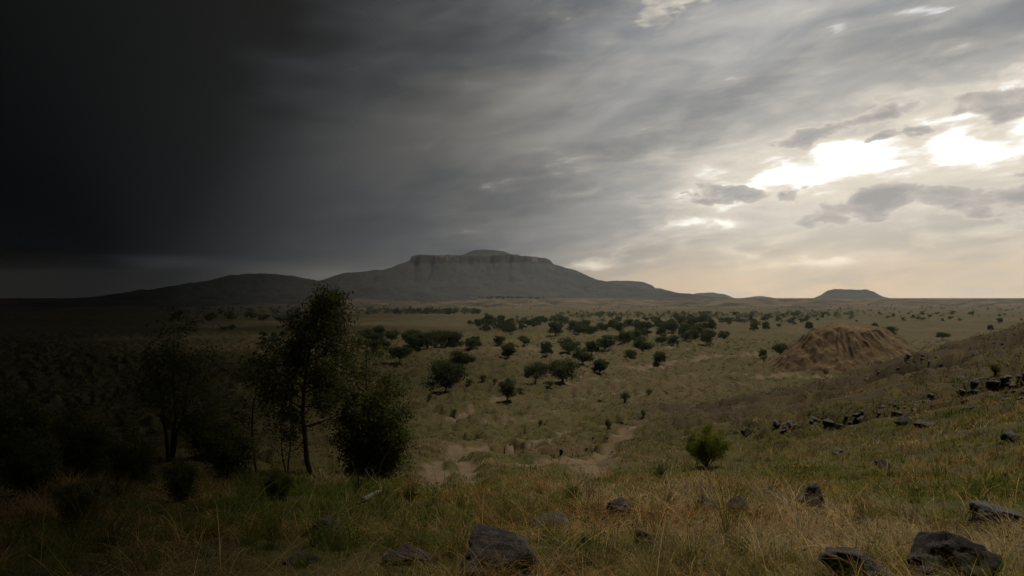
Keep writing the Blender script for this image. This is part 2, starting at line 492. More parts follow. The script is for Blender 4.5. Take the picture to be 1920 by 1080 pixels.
def mat_ground():
    m, t, out = new_mat('savanna_ground')
    pos = t.new('ShaderNodeNewGeometry').outputs['Position']
    bare = t.new('ShaderNodeAttribute', attribute_name='bare').outputs['Fac']
    stony = t.new('ShaderNodeAttribute', attribute_name='stony').outputs['Fac']
    n1 = t.noise(pos, 0.035, 5, 0.6, 0.4)
    n2 = t.noise(pos, 0.22, 5, 0.62, 0.3)
    n3 = t.noise(pos, 1.7, 5, 0.65)
    n4 = t.noise(pos, 9.0, 4, 0.7)
    far = t.noise(pos, 0.006, 4, 0.6)
    g = t.mix(t.maprange(n2, 0.40, 0.62), (0.150, 0.122, 0.042), (0.105, 0.100, 0.028))
    g = t.mix(t.maprange(n1, 0.46, 0.66), g, (0.175, 0.125, 0.060))
    g = t.mix(t.math('MULTIPLY', t.maprange(far, 0.48, 0.62), 0.6), g, (0.21, 0.155, 0.09))
    n5 = t.noise(pos, 0.09, 5, 0.65, 0.6)
    g = t.mix(t.math('MULTIPLY', t.maprange(n5, 0.50, 0.66), 0.7), g, (0.085, 0.090, 0.028))
    g = t.mix(t.math('MULTIPLY', t.maprange(n3, 0.50, 0.68), 0.7), g, (0.066, 0.048, 0.030))
    g = t.mix(t.math('MULTIPLY', t.maprange(n4, 0.50, 0.68), 0.45), g, (0.19, 0.155, 0.085))
    g = t.mix(t.math('MULTIPLY', stony, t.maprange(n2, 0.36, 0.56, 0.15, 0.95)), g, t.mix(n3, (0.070, 0.050, 0.034), (0.135, 0.098, 0.058)))
    bm = t.maprange(t.math('ADD', bare, t.math('ADD', t.math('MULTIPLY', t.math('SUBTRACT', n3, 0.5), 1.3), t.math('MULTIPLY', t.math('SUBTRACT', n4, 0.5), 1.0))), 0.45, 1.0)
    g = t.mix(t.math('MULTIPLY', bm, 0.8), g, t.mix(n4, (0.34, 0.255, 0.165), (0.24, 0.172, 0.105)))
    cs = t.new('ShaderNodeSeparateXYZ'); t.put(cs.inputs[0], pos)
    esc = t.math('MULTIPLY', t.maprange(cs.outputs[1], 1500, 1950), t.maprange(cs.outputs[1], 3600, 2800))
    e1 = t.noise(pos, 0.012, 6, 0.62, 0.5)
    g = t.mix(esc, g, t.ramp(e1, [(0.38, (0.055, 0.055, 0.036)), (0.50, (0.15, 0.118, 0.072)), (0.62, (0.27, 0.195, 0.115))]))
    bump = t.math('ADD', t.math('MULTIPLY', n3, 0.8), t.math('MULTIPLY', n4, 0.35))
    g = t.mix(1.0, g, (0.425, 0.42, 0.41), 'MULTIPLY')
    principled(t, out, g, 0.95, bump, 0.16, 0.7, 0.08)
    return m

def mat_earth(name, a, b, c, s=1.0, bump=0.3, strata=False):
    m, t, out = new_mat(name)
    pos = t.new('ShaderNodeNewGeometry').outputs['Position']
    n1 = t.noise(pos, 0.12 * s, 5, 0.6, 0.5); n2 = t.noise(pos, 0.8 * s, 5, 0.65); n3 = t.noise(pos, 4.0 * s, 4, 0.65)
    g = t.mix(t.maprange(n1, 0.4, 0.62), a, b)
    g = t.mix(t.math('MULTIPLY', t.maprange(n2, 0.48, 0.7), 0.7), g, c)
    g = t.mix(t.math('MULTIPLY', t.maprange(n3, 0.5, 0.75), 0.4), g, tuple(v * 1.5 for v in a))
    if strata:
        cl = t.new('ShaderNodeAttribute', attribute_name='cliff').outputs['Fac']
        sc = t.new('ShaderNodeMapping'); t.put(sc.inputs['Vector'], pos); sc.inputs['Scale'].default_value = (1, 1, 0.12)
        nv = t.noise(sc.outputs[0], 0.035, 4, 0.6)
        g = t.mix(t.math('MULTIPLY', cl, t.maprange(nv, 0.44, 0.68)), g, (0.29, 0.215, 0.15))
    principled(t, out, g, 0.95, t.math('ADD', n2, t.math('MULTIPLY', n3, 0.4)), bump, 0.8, 0.05)
    return m

def mat_leaf(name, a, b, trans=0.35, var=0.5, tint=False):
    m, t, out = new_mat(name)
    pos = t.new('ShaderNodeNewGeometry').outputs['Position']
    oi = t.new('ShaderNodeObjectInfo').outputs['Random']
    ri = t.new('ShaderNodeNewGeometry').outputs['Random Per Island']
    if tint:
        base = t.new('ShaderNodeAttribute', attribute_name='tint').outputs['Color']
    else:
        base = t.mix(oi, a, b)
    k = t.math('ADD', t.math('MULTIPLY', ri, var), 1.0 - var * 0.5)
    base = t.mix(1.0, base, t.combine(k, k, k), 'MULTIPLY')
    df = t.new('ShaderNodeBsdfDiffuse'); t.put(df.inputs[0], base)
    tr = t.new('ShaderNodeBsdfTranslucent'); t.put(tr.inputs[0], t.mix(1.0, base, (1.25, 1.15, 0.55), 'MULTIPLY'))
    mx = t.new('ShaderNodeMixShader'); mx.inputs[0].default_value = trans
    t.l.new(df.outputs[0], mx.inputs[1]); t.l.new(tr.outputs[0], mx.inputs[2])
    t.l.new(mx.outputs[0], out.inputs[0])
    return m

def mat_bark(name, col):
    m, t, out = new_mat(name)
    pos = t.new('ShaderNodeTexCoord').outputs['Object']
    mp = t.new('ShaderNodeMapping'); t.put(mp.inputs['Vector'], pos); mp.inputs['Scale'].default_value = (8, 8, 1.6)
    n = t.noise(mp.outputs[0], 2.0, 5, 0.65)
    g = t.mix(n, tuple(v * 0.55 for v in col), tuple(v * 1.5 for v in col))
    principled(t, out, g, 0.9, n, 0.03, 0.7, 0.1)
    return m

def mat_rock():
    m, t, out = new_mat('dark_lichened_rock')
    pos = t.new('ShaderNodeTexCoord').outputs['Object']
    oi = t.new('ShaderNodeObjectInfo').outputs['Random']
    off = t.vmath('ADD', pos, t.combine(t.math('MULTIPLY', oi, 50.0), t.math('MULTIPLY', oi, 23.0), 0.0))
    n1 = t.noise(off, 3.0, 6, 0.62, 0.4); n2 = t.noise(off, 14.0, 6, 0.68); n3 = t.noise(off, 60.0, 4, 0.7)
    g = t.mix(t.maprange(n1, 0.38, 0.64), (0.028, 0.025, 0.024), (0.070, 0.057, 0.046))
    g = t.mix(t.math('MULTIPLY', t.maprange(n2, 0.54, 0.72), 0.6), g, (0.13, 0.11, 0.088))
    g = t.mix(t.math('MULTIPLY', t.maprange(n3, 0.55, 0.75), 0.5), g, (0.022, 0.020, 0.02))
    principled(t, out, g, 0.82, t.math('ADD', n2, t.math('MULTIPLY', n3, 0.35)), 0.03, 0.9, 0.3)
    return m

M_GROUND = mat_ground()
M_MOUND = mat_earth('dug_earth', (0.108, 0.074, 0.040), (0.138, 0.094, 0.050), (0.060, 0.045, 0.028), 1.6, 0.09)
M_MESA = mat_earth('mesa_scree', (0.036, 0.038, 0.036), (0.054, 0.050, 0.042), (0.020, 0.024, 0.023), 0.06, 6.0, True)
M_LEAF = mat_leaf('dark_savanna_leaves', (0.040, 0.060, 0.034), (0.066, 0.082, 0.040))
M_LEAF_FAR = mat_leaf('far_leaves', (0.045, 0.068, 0.040), (0.065, 0.085, 0.045), 0.25)
M_LEAF_TREE = mat_leaf('grey_green_leaves', (0.060, 0.072, 0.030), (0.070, 0.084, 0.034), 0.35, 0.8)
M_LEAF_SHRUB = mat_leaf('yellow_green_leaves', (0.125, 0.140, 0.030), (0.115, 0.135, 0.030), 0.4, 0.9)
M_LEAF_BUSH = mat_leaf('olive_leaves', (0.065, 0.078, 0.026), (0.085, 0.095, 0.028), 0.35, 0.7)
M_BARK = mat_bark('grey_brown_bark', (0.075, 0.06, 0.045))
M_ROCK = mat_rock()
M_GRASS = mat_leaf('grass_blades', (0, 0, 0), (0, 0, 0), 0.35, 0.7, True)

# ------------------------------------------------------------------ ground
def build_ground():
    front = np.radians(np.linspace(-46, 46, 640))
    back = np.radians(np.linspace(46, 314, 110)[1:-1])
    ang = np.concatenate([front, back])
    r = [0.4]
    while r[-1] < 7300:
        r.append(r[-1] * (1.0135 if r[-1] < 320 else 1.021))
    r = np.array(r)
    A, Q = np.meshgrid(ang, r, indexing='ij')
    X = np.sin(A) * Q; Y = np.cos(A) * Q
    m, dpt = track_mask(X.ravel(), Y.ravel())
    Z = base_height(X, Y).ravel() - dpt
    GRID.update(ang=front, r=r, z=Z.reshape(X.shape)[:len(front)])
    v = np.stack([X.ravel(), Y.ravel(), Z], 1)
    f = grid_faces(len(ang), len(r), True)[:, ::-1]
    # centre cap
    c = len(v)
    v = np.vstack([v, [0, 0, float(height(0, 0)[0])]])
    nr = len(r)
    k = np.arange(len(ang)); k2 = (k + 1) % len(ang)
    cap = np.stack([k * nr, k2 * nr, np.full(len(ang), c), np.full(len(ang), c)], 1)
    x, y = X.ravel(), Y.ravel()
    patch = sstep(fbm(x * 0.45, y, 20, 4, 71), 0.28, 0.75) * sstep(np.hypot(x, y), 30, 90) * 0.6 * (1 - sstep(x - 0.10 * y, 4, 12) * (1 - sstep(y, 120, 160)))
    hl = sstep(x - 0.1 * y, 2, 10) * (1 - sstep(y, 110, 165))
    m = m * (1 - 0.75 * hl)
    bare = np.concatenate([np.maximum(m, patch * (1 - sstep(np.hypot(x, y), 600, 1200))), [0]])
    stony = np.concatenate([np.maximum(sstep(x, 8, 26) * (1 - sstep(y, 110, 170)) * sstep(y, 15, 40) * 0.55, hl * sstep(y, 46, 66)), [0]])
    tri = np.stack([k * nr, np.full(len(ang), c), k2 * nr], 1)
    me = mesh_np('ground', v, f, M_GROUND, True, {'bare': bare, 'stony': stony})
    o = link('ground', me, kind='structure', label='olive and brown savanna plain and hillside')
    return o
build_ground()

# ------------------------------------------------------------------ mesas, buttes and hills on the horizon
def build_mesa(name, label, D, sil, depth, seed, nx=420, ny=180, base_z=-14.0, cliff=None, gully=1.0):
    sil = np.array(sil, float)
    az_i = np.arctan((sil[:, 0] - 960) / F_PX)
    az0 = (az_i[0] + az_i[-1]) / 2                                      # the hill stands square to this bearing
    xs = D * np.tan(az_i - az0); zs = (559.5 - sil[:, 1]) / F_PX * (D * math.cos(az0) - xs * math.sin(az0))
    x0, x1 = xs[0] - 0.02 * D, xs[-1] + 0.02 * D
    X = np.linspace(x0, x1, nx); V = np.linspace(-1, 1, ny)
    V = np.sign(V) * np.abs(V) ** 1.25
    XX, VV = np.meshgrid(X, V, indexing='ij')
    dmax = max(d for d, z in depth)
    YY = VV * dmax
    dp = np.array(depth, float)
    # buttresses and gullies: the cross section wavers along the face
    but = (ridged(XX, YY * 0.22, 0.075 * D, 4, seed) - 1.3) * 0.07 * dmax * gully
    but2 = fbm(XX, YY * 0.3, 0.012 * D, 3, seed + 5) * 0.008 * dmax * gully
    prof = np.interp(np.abs(YY) + (but + but2) * sstep(np.abs(YY), 0.02 * dmax, 0.16 * dmax), dp[:, 0], dp[:, 1])
    s = np.interp(XX + fbm(XX, YY, 0.03 * D, 3, seed + 9) * 0.003 * D, xs, zs, left=base_z, right=base_z)
    Z = np.minimum(s, prof)
    Z = Z + fbm(XX, YY, 0.02 * D, 5, seed + 3) * 0.0011 * D * (0.3 + sstep(np.abs(YY), 0.1 * dmax, 0.4 * dmax))
    Z = np.where((np.abs(VV) > 0.995) | (XX <= x0 + 1) | (XX >= x1 - 1), base_z - 4, np.maximum(Z, base_z - 4))
    cm = np.zeros_like(Z)
    if cliff:
        cm = sstep(Z, cliff[0] - 4, cliff[0] + 3) * (1 - sstep(Z, cliff[1] - 3, cliff[1] + 4)) * sstep(fbm(XX, YY, 0.03 * D, 3, seed + 21), -0.15, 0.5)
    fx, fy = XX.ravel(), D + YY.ravel()
    v = np.stack([fx * math.cos(az0) + fy * math.sin(az0), -fx * math.sin(az0) + fy * math.cos(az0), Z.ravel()], 1)
    me = mesh_np(name, v, grid_faces(nx, ny), M_MESA, True, {'cliff': cm.ravel()})
    link(name, me, kind='structure', label=label)

def zpx(y, D): return (559.5 - y) / F_PX * D
build_mesa('mesa', 'large flat topped mesa with pale cliff band and rounded summit', 4000,
           [(560, 566), (620, 540), (640, 530), (652, 522), (668, 517), (700, 514.5), (735, 511.5), (752, 507), (770, 497), (777, 492), (781, 484.5), (792, 483), (830, 484), (870, 482.5), (880, 476), (890, 471.5), (906, 469.5), (930, 470.5), (945, 474), (958, 481), (972, 485.5), (1015, 489), (1024, 492), (1031, 499), (1050, 507), (1065, 512), (1085, 523), (1110, 532), (1150, 545), (1200, 556), (1260, 566)],
           [(0, 245), (70, 240), (130, 206), (215, 201), (228, 164), (330, 122), (520, 72), (800, 30), (1150, 2), (1600, -16)], 101, 560, 260, -18, (168, 198), 0.8)
build_mesa('hill', 'dark rounded foothill left of the large mesa', 3200,
           [(200, 566), (290, 555), (350, 543), (400, 530), (440, 520), (480, 515), (520, 517.5), (560, 524), (600, 533), (640, 540), (700, 546), (760, 555), (830, 566)],
           [(0, 100), (150, 92), (400, 50), (700, 15), (1000, -16)], 131, 320, 140, -18)
build_mesa('mesa', 'low grey mesa at the right foot of the large mesa', 5000,
           [(1040, 562), (1080, 545), (1110, 534), (1140, 529.5), (1150, 528), (1185, 528), (1203, 530.5), (1218, 537), (1226, 542), (1245, 546.5), (1268, 553), (1300, 561)],
           [(0, 125), (170, 104), (280, 67), (560, 18), (850, -16)], 151, 260, 110, -18)
build_mesa('butte', 'small distant flat butte right of the large mesa', 6500,
           [(1270, 562), (1292, 556), (1302, 552), (1312, 550), (1336, 549.5), (1348, 552), (1360, 556), (1380, 562)],
           [(0, 65), (200, 44), (380, 14), (600, -16)], 161, 140, 70, -18)
build_mesa('butte', 'tiny far butte barely rising over the horizon', 6700,
           [(1385, 562), (1403, 558.5), (1415, 557), (1428, 557), (1442, 559), (1460, 562)],
           [(0, 30), (200, 12), (380, 0), (600, -16)], 171, 100, 50, -18)
build_mesa('butte', 'isolated flat topped butte behind the earth mound', 5800,
           [(1515, 566), (1534, 559.5), (1545, 553), (1553, 547.5), (1560, 545), (1600, 544), (1624, 545), (1633, 549), (1642, 554), (1658, 559.5), (1680, 566)],
           [(0, 70), (260, 57), (330, 35), (480, 8), (650, -16)], 181, 220, 90, -18)

# ------------------------------------------------------------------ the bare earth mound on the plain
def build_mound():
    c = np.array([92.5, 223.0, 0.0]); c[2] = float(height(c[0], c[1])[0]) - 0.2
    bl = px_size(c, 1)
    na, nr = 420, 130
    A = np.linspace(0, 2 * math.pi, na, endpoint=False); Q = np.linspace(0, 1, nr)
    AA, QQ = np.meshgrid(A, Q, indexing='ij')
    H = px_size(c, 82)
    rx_l, rx_r, ry = px_size(c, 160), px_size(c, 190), px_size(c, 120)
    rx = np.where(np.cos(AA) < 0, rx_l, rx_r)
    X = np.cos(AA) * QQ * rx; Y = np.sin(AA) * QQ * ry
    q = QQ
    prof = np.interp(q, [0, 0.16, 0.32, 0.42, 0.56, 0.72, 0.88, 1.0], [1.0, 0.99, 0.95, 0.87, 0.64, 0.36, 0.11, -0.08])
    # runnels down the flanks
    arc = AA * 9.0
    tw = fbm(X, Y, 8, 3, 201) * 0.09
    run = ridged(np.cos(AA + tw) * 9 + 40, np.sin(AA + tw) * 9 + 40 + q * 0.6, 2.0, 3, 202) * 0.5
    run2 = ridged(np.cos(AA + tw) * 9 + 40, np.sin(AA + tw) * 9 + 40 + q * 0.5, 0.8, 3, 203) - 1.0
    w = sstep(q, 0.22, 0.55) * (1 - sstep(q, 0.85, 1.0))
    w = w * (0.35 + 1.1 * sstep(fbm(X, Y, 7, 2, 215), -0.5, 0.5))
    Z = prof * H + fbm(X, Y, 3, 4, 217) * 0.5 * sstep(q, 0.1, 0.3) + w * ((run - 0.5) * 1.1 + run2 * 0.0) + fbm(X, Y, 6, 3, 207) * 0.7 * (1 - sstep(q, 0.9, 1)) + fbm(X, Y, 1.6, 2, 209) * 0.10
    gz = height((X + c[0]).ravel(), (Y + c[1]).ravel()).reshape(X.shape)
    low = float(gz.min())
    Zw = np.maximum(c[2] + Z, c[2] + Z)
    Zw = np.where(q > 0.97, np.minimum(Zw, gz - 0.4), Zw)
    v = np.stack([X.ravel(), Y.ravel(), (Zw - c[2]).ravel()], 1)
    me = mesh_np('earth_mound', v, grid_faces(na, nr, True), M_MOUND, True)
    link('earth_mound', me, loc=c, label='bare brown earth mound with rain gullies on the plain', cat='mound')
    return c
MOUND = build_mound()

# ------------------------------------------------------------------ trees
def savanna_tree(seed, shape, n_leaf, leaf, mat, simple=False):
    """unit height tree: trunk mesh, crown mesh"""
    g = np.random.default_rng(seed)
    if shape == 'round':   tf, cw, ch, cz = 0.16, 0.52, 0.46, 0.56
    elif shape == 'flat':  tf, cw, ch, cz = 0.30, 0.74, 0.32, 0.68
    elif shape == 'tall':  tf, cw, ch, cz = 0.18, 0.34, 0.43, 0.57
    elif shape == 'bush':  tf, cw, ch, cz = 0.06, 0.60, 0.45, 0.52
    else:                  tf, cw, ch, cz = 0.18, 0.62, 0.44, 0.58       # 'wide'
    tr = Geo()
    lean = g.normal(size=2) * 0.04
    fork = np.array([lean[0], lean[1], tf])
    tr.tube([(0, 0, -0.06), (lean[0] * 0.3, lean[1] * 0.3, tf * 0.45), fork], [0.045, 0.034, 0.030], 6)
    lobes = []
    nl = 10 if simple else 24
    for k in range(nl):
        a = k * 2.399 + g.uniform(-0.5, 0.5); q = math.sqrt((k + 0.5) / nl) * g.uniform(0.62, 0.98)
        zz = cz + ch * (g.uniform(-0.62, 0.62) * (1 - 0.2 * q) - 0.28 * q)
        c = np.array([math.cos(a) * q * cw + lean[0], math.sin(a) * q * cw + lean[1], zz])
        lobes.append((c, g.uniform(0.09, 0.26) * (cw / 0.52) ** 0.5))
    for c, rl in lobes[::(3 if simple else 2)]:
        mid = fork * 0.45 + c * 0.55 + g.normal(size=3) * 0.03
        mid[2] = max(mid[2] - 0.03, fork[2] * 0.9)
        tr.tube([fork - [0, 0, 0.02], mid, c], [0.020, 0.013, 0.004], 4)
    cr = Geo()
    per = n_leaf // nl
    P = []; O = []
    for c, rl in lobes:
        dv = g.normal(size=(per, 3)); dv /= np.linalg.norm(dv, axis=1)[:, None]
        q = g.uniform(0, 1, per) ** 0.42
        p = c + dv * (q * rl)[:, None] * np.array([1.15, 1.15, 0.78])
        jag = 1 + 0.45 * g.normal(size=per).clip(-1.5, 1.5)[:, None] * 0.35
        p = c + (p - c) * jag
        P.append(p); O.append(dv * 0.7)
    P = np.concatenate(P); O = np.concatenate(O)
    keep = P[:, 2] > tf * 0.55
    cr.leaves(P[keep], leaf, g, 0.4, 0.7, outward=O[keep])
    return tr.mesh('trunk', M_BARK, True), cr.mesh('crown', mat)

KIT = {}
for sh, seeds in (('round', (1, 2, 3)), ('flat', (4, 5)), ('tall', (6, 7)), ('wide', (8, 9, 10)), ('bush', (11, 12))):
    KIT[sh] = [savanna_tree(s, sh, 4200, 0.060, M_LEAF) for s in seeds]
KIT_FAR = {}
for sh, seeds in (('round', (21, 22)), ('wide', (23, 24)), ('bush', (25, 26)), ('tall', (27,))):
    KIT_FAR[sh] = [savanna_tree(s, sh, 560, 0.13, M_LEAF_FAR, True) for s in seeds]

def put_tree(pos, h, shape, label, w=1.0, group=None, far=False, cat='tree', name='savanna_tree'):
    kit = (KIT_FAR if far else KIT)[shape]
    tm, cm = random.choice(kit)
    o = link(name, None, loc=(pos[0], pos[1], pos[2] - 0.02 * h), label=label, cat=cat, group=group)
    o.rotation_euler = (0, 0, random.uniform(0, 6.28))
    o.scale = (h * w, h * w, h)
    if cat == 'bush':
        link('stem', tm, o); link('foliage', cm, o)
    else:
        link('trunk', tm, o); link('crown', cm, o)
    return o

# px x, base y, height px, shape, widening, label
TREES = [
    (953, 674, 35, 'tall', 1.15, 'upright dark tree standing alone on grass left of centre'),
    (1026, 667, 31, 'round', .8, 'small neat round tree between two larger plain trees'),
    (1070, 665, 36, 'wide', .95, 'dense dark tree at the left of the central clump'),
    (1133, 658, 36, 'wide', .95, 'broad dark tree at the back of the central clump'),
    (1109, 664, 31, 'round', 1, 'rounded tree in the middle of the central clump'),
    (1094, 684, 36, 'wide', .95, 'front tree of the central clump with visible short trunk'),
    (1171, 646, 31, 'round', .95, 'round tree just behind the right end of central clump'),
    (1205, 660, 35, 'wide', .95, 'heavy crowned tree right of the central clump'),
    (1183, 673, 24, 'bush', .85, 'small ball shaped bushy tree in front of heavy tree'),
    (1234, 682, 28, 'round', .85, 'light olive single tree on open ground right of centre'),
    (1124, 702, 32, 'tall', 1.25, 'small ragged tree below the central clump'),
    (1004, 721, 45, 'flat', .78, 'umbrella shaped tree, left one of the near pair'),
    (1056, 720, 54, 'wide', .95, 'large full tree, right one of the near pair'),
    (951, 751, 47, 'tall', .95, 'slender irregular tree nearest on the plain by pale gully'),
    (1263, 648, 24, 'round', .95, 'small round tree left of the tree with dark trunk'),
    (1240, 647, 25, 'wide', .8, 'low spreading tree touching the small round tree'),
    (1325, 647, 33, 'wide', .82, 'dark tree with thick trunk at edge of open pale plain'),
    (1305, 634, 28, 'wide', .95, 'broad tree directly behind the thick trunked tree'),
    (1263, 624, 24, 'round', .9, 'pale green tree in second row behind small round tree'),
    (1280, 630, 22, 'round', .8, 'yellowish tree between the second row trees'),
    (1243, 622, 24, 'wide', .85, 'dark tree at left of the second row'),
    (1215, 621, 21, 'wide', .9, 'flat topped tree left of the second row'),
    (1195, 615, 14, 'round', .9, 'tiny round tree left of the flat topped one'),
    (1149, 617, 21, 'round', .85, 'lone ball crowned tree in the back row at centre'),
    (1077, 622, 25, 'wide', .95, 'wide tree in back row, left of a lighter twin'),
    (1097, 617, 22, 'round', .9, 'lighter twin tree at right of wide back row tree'),
    (1041, 629, 32, 'round', .85, 'leaning two toned tree before the back row'),
    (984, 648, 22, 'wide', .9, 'small spreading tree beside pale bare patch'),
    (956, 627, 23, 'wide', 1, 'dark spreading tree left of the leaning tree'),
    (937, 648, 23, 'round', .95, 'round tree at the left of the pale bare patch'),
    (1415, 620, 18, 'round', .95, 'round tree on the far plain left of mound'),
    (1437, 619, 19, 'round', .8, 'darker round tree next to the far plain one'),
    (1336, 619, 17, 'round', 1, 'tree behind the right end of the second row'),
    (1463, 666, 26, 'wide', .95, 'tree beside the left foot of the earth mound'),
    (1430, 671, 19, 'round', .85, 'small tree over green scrub left of earth mound'),
    (1667, 630, 22, 'bush', 1.1, 'dense dark tree right behind the earth mound shoulder'),
    (1640, 615, 12, 'bush', 1, 'low dark tree farther behind the mound'),
    (1766, 638, 17, 'flat', 1.1, 'lone umbrella tree on open plain right of mound'),
    (1858, 619, 12, 'round', 1, 'small tree near right edge above the hillside'),
    (1875, 605, 11, 'round', 1, 'distant small tree near right edge'),
    (1516, 617, 17, 'bush', .9, 'dark clumped tree above left shoulder of mound'),
    (835, 737, 72, 'wide', .85, 'large near tree with gnarled limbs right of big bush'),
    (868, 692, 42, 'wide', .95, 'dark tree close behind the large gnarled one'),
    (750, 682, 38, 'flat', .85, 'flat crowned tree behind the big leafy bush'),
    (778, 650, 36, 'wide', 1, 'left tree of the dark grove below the mesa'),
    (802, 655, 38, 'round', 1, 'second tree of the dark grove below the mesa'),
    (826, 652, 38, 'wide', 1, 'third tree of the dark grove below the mesa'),
    (850, 648, 36, 'round', 1, 'right tree of the dark grove below the mesa'),
    (708, 632, 26, 'round', .9, 'tall tree at left end of field with specks'),
    (690, 640, 28, 'wide', 1, 'tree half hidden behind the tall foreground tree'),
    (735, 640, 26, 'wide', 1, 'tree just left of the dark grove'),
]
for x, y, h, sh, w, lab in TREES:
    p = ground_at(x, y)
    put_tree(p, px_size(p, h), sh, lab, w)

# countable small trees of the back rows and belts
def scatter_trees(n, boxes, hpx, label, group, shapes=('round', 'wide', 'bush'), far=True):
    k = 0
    while k < n:
        x0, x1, y0, y1 = boxes[random.randrange(len(boxes))]
        x = random.uniform(x0, x1); y = random.uniform(y0, y1)
        p = ground_at(x, y)
        h = px_size(p, random.uniform(*hpx))
        sh = random.choice(shapes)
        bx0 = min(b[0] for b in boxes); bx1 = max(b[1] for b in boxes)
        third = min(int(3 * (x - bx0) / (bx1 - bx0)), 2)
        lab = {'round': 'round crowned ', 'wide': 'spreading ', 'bush': 'low bushy '}[sh] + label + ', ' + ('left part', 'middle part', 'right part')[third]
        put_tree(p, min(h, 9.5), sh, lab, random.uniform(.85, 1.2), group, far)
        k += 1
scatter_trees(34, [(1050, 1360, 616, 640), (1180, 1340, 606, 620)], (13, 24), 'tree filling the stand right of centre', 'trees filling the stand right of centre', far=False)
scatter_trees(14, [(690, 900, 640, 662)], (18, 30), 'dark tree in the thicket below the mesa', 'trees of the thicket below the mesa', far=False)
scatter_trees(46, [(880, 1010, 608, 622), (890, 960, 600, 612), (1000, 1060, 602, 615)], (11, 19), 'small dark tree in the loose wood left of centre', 'trees of the loose wood left of centre')
scatter_trees(36, [(1150, 1500, 600, 614)], (9, 15), 'small dark tree in the back rows before the escarpment', 'back row trees before the escarpment')
scatter_trees(28, [(1060, 1560, 589, 594), (1380, 1560, 594, 606)], (6, 11), 'tiny tree in the long belt across the plain', 'trees of the long belt across the plain')
scatter_trees(20, [(690, 900, 586, 590)], (9, 14), 'tiny tree in the dark belt under the foothill', 'trees of the belt under the foothill')
scatter_trees(10, [(890, 1020, 557, 562)], (6, 9), 'tiny tree in the strip at the foot of the mesa', 'trees of the strip at the mesa foot')
scatter_trees(22, [(1560, 1920, 588, 604)], (5, 9), 'tiny tree scattered on the plain at far right', 'scattered trees at far right')
scatter_trees(24, [(300, 660, 590, 612), (380, 660, 612, 650)], (14, 24), 'dim tree in the shaded wood at far left', 'shaded trees at far left')

# the rest of the woods, too small to pick apart
def far_wood():
    g = np.random.default_rng(55)
    G = Geo()
    P = []; S = []; O = []
    for x0, x1, y0, y1, n, hp in [(1040, 1600, 588, 597, 230, 7), (690, 900, 583, 590, 110, 9), (885, 1030, 556, 561, 120, 6.5), (1500, 1920, 578, 596, 90, 4.5),
                                  (300, 690, 580, 596, 120, 8), (880, 1500, 596, 606, 90, 6), (1100, 1900, 572, 584, 90, 3), (660, 1060, 566, 580, 50, 3)]:
        for k in range(n):
            p = ground_at(g.uniform(x0, x1), g.uniform(y0, y1))
            h = min(px_size(p, hp * g.uniform(0.6, 1.2)), 9); m = 46
            dv = g.normal(size=(m, 3)); dv /= np.linalg.norm(dv, axis=1)[:, None]
            q = g.uniform(0, 1, m) ** 0.4
            P.append(p + [0, 0, h * 0.5] + dv * q[:, None] * np.array([h * 0.62, h * 0.62, h * 0.5]))
            S.append(np.full(m, h * 0.24)); O.append(dv * 0.7)
    G.leaves(np.concatenate(P), np.concatenate(S), g, 0.4, 0.7, outward=np.concatenate(O))
    link('distant_woodland', G.mesh('distant_woodland', M_LEAF_FAR), kind='stuff', label='distant scrub and woodland across the plain')
far_wood()

# bushes on the plain: px x, base y, height px, widening, label
BUSHES = [
    (1172, 754, 22, .9, 'green bush with pointed leaves in mid plain'),
    (1217, 743, 13, 1.1, 'low green bush right of the pointed bush'),
    (1124, 759, 12, .9, 'small dark bush left of the pointed bush'),
    (1206, 785, 16, .7, 'thin small bush at the edge of the pale track'),
    (1140, 809, 20, .8, 'pale loose bush below the pale track'),
    (1013, 800, 13, .8, 'tiny dark ball bush on the open slope'),
    (851, 784, 18, .9, 'small bush right of the big leafy bush'),
    (806, 750, 14, .9, 'little conical bush below the gnarled tree'),
    (904, 716, 14, 1.3, 'low dark bush between gnarled tree and near pair'),
    (928, 722, 11, 1.2, 'low bush right of the low dark bush'),
    (880, 724, 12, 1.3, 'scrubby bush at the foot of gnarled tree'),
    (1030, 726, 14, 1.5, 'green scrub between the near pair of trees'),
    (975, 738, 12, 1.3, 'light green scrub left of the near pair'),
    (1430, 676, 9, 1.8, 'green scrub under the small tree by the mound'),
    (1866, 706, 26, 1.0, 'thin grey green bush on the right hillside'),
    (1075, 955, 50, .75, 'dark leafy weed bush behind the pale boulder'),
    (1240, 905, 36, .9, 'leafy weed clump left of the yellow green shrub'),
    (770, 945, 34, .9, 'dark weed clump beside the fallen branch'),
]
BUSH_KIT = []
for s in (41, 42, 43):
    g = np.random.default_rng(s)
    st = Geo(); lf = Geo(); P = []; O = []
    for k in range(26):
        a = g.uniform(0, 6.28); sp = g.uniform(0.1, 0.55); h = g.uniform(0.5, 1.0) * (1.05 - sp * 0.5)
        tip = np.array([math.cos(a) * sp, math.sin(a) * sp, h]); mid = tip * [0.4, 0.4, 0.55]
        st.tube([(math.cos(a) * 0.03, math.sin(a) * 0.03, -0.05), mid, tip], [0.014, 0.010, 0.003], 4)
        m = 62
        t = g.uniform(0.25, 1.05, m)[:, None]
        pp = mid * (1 - t) + tip * t + g.normal(size=(m, 3)) * 0.055
        P.append(pp); O.append(np.repeat((tip - [0, 0, 0.3])[None], m, 0))
    lf.leaves(np.concatenate(P), 0.075, g, 0.3, 0.45, outward=np.concatenate(O))
    BUSH_KIT.append((st.mesh('stem', M_BARK, True), lf.mesh('foliage', M_LEAF_BUSH)))
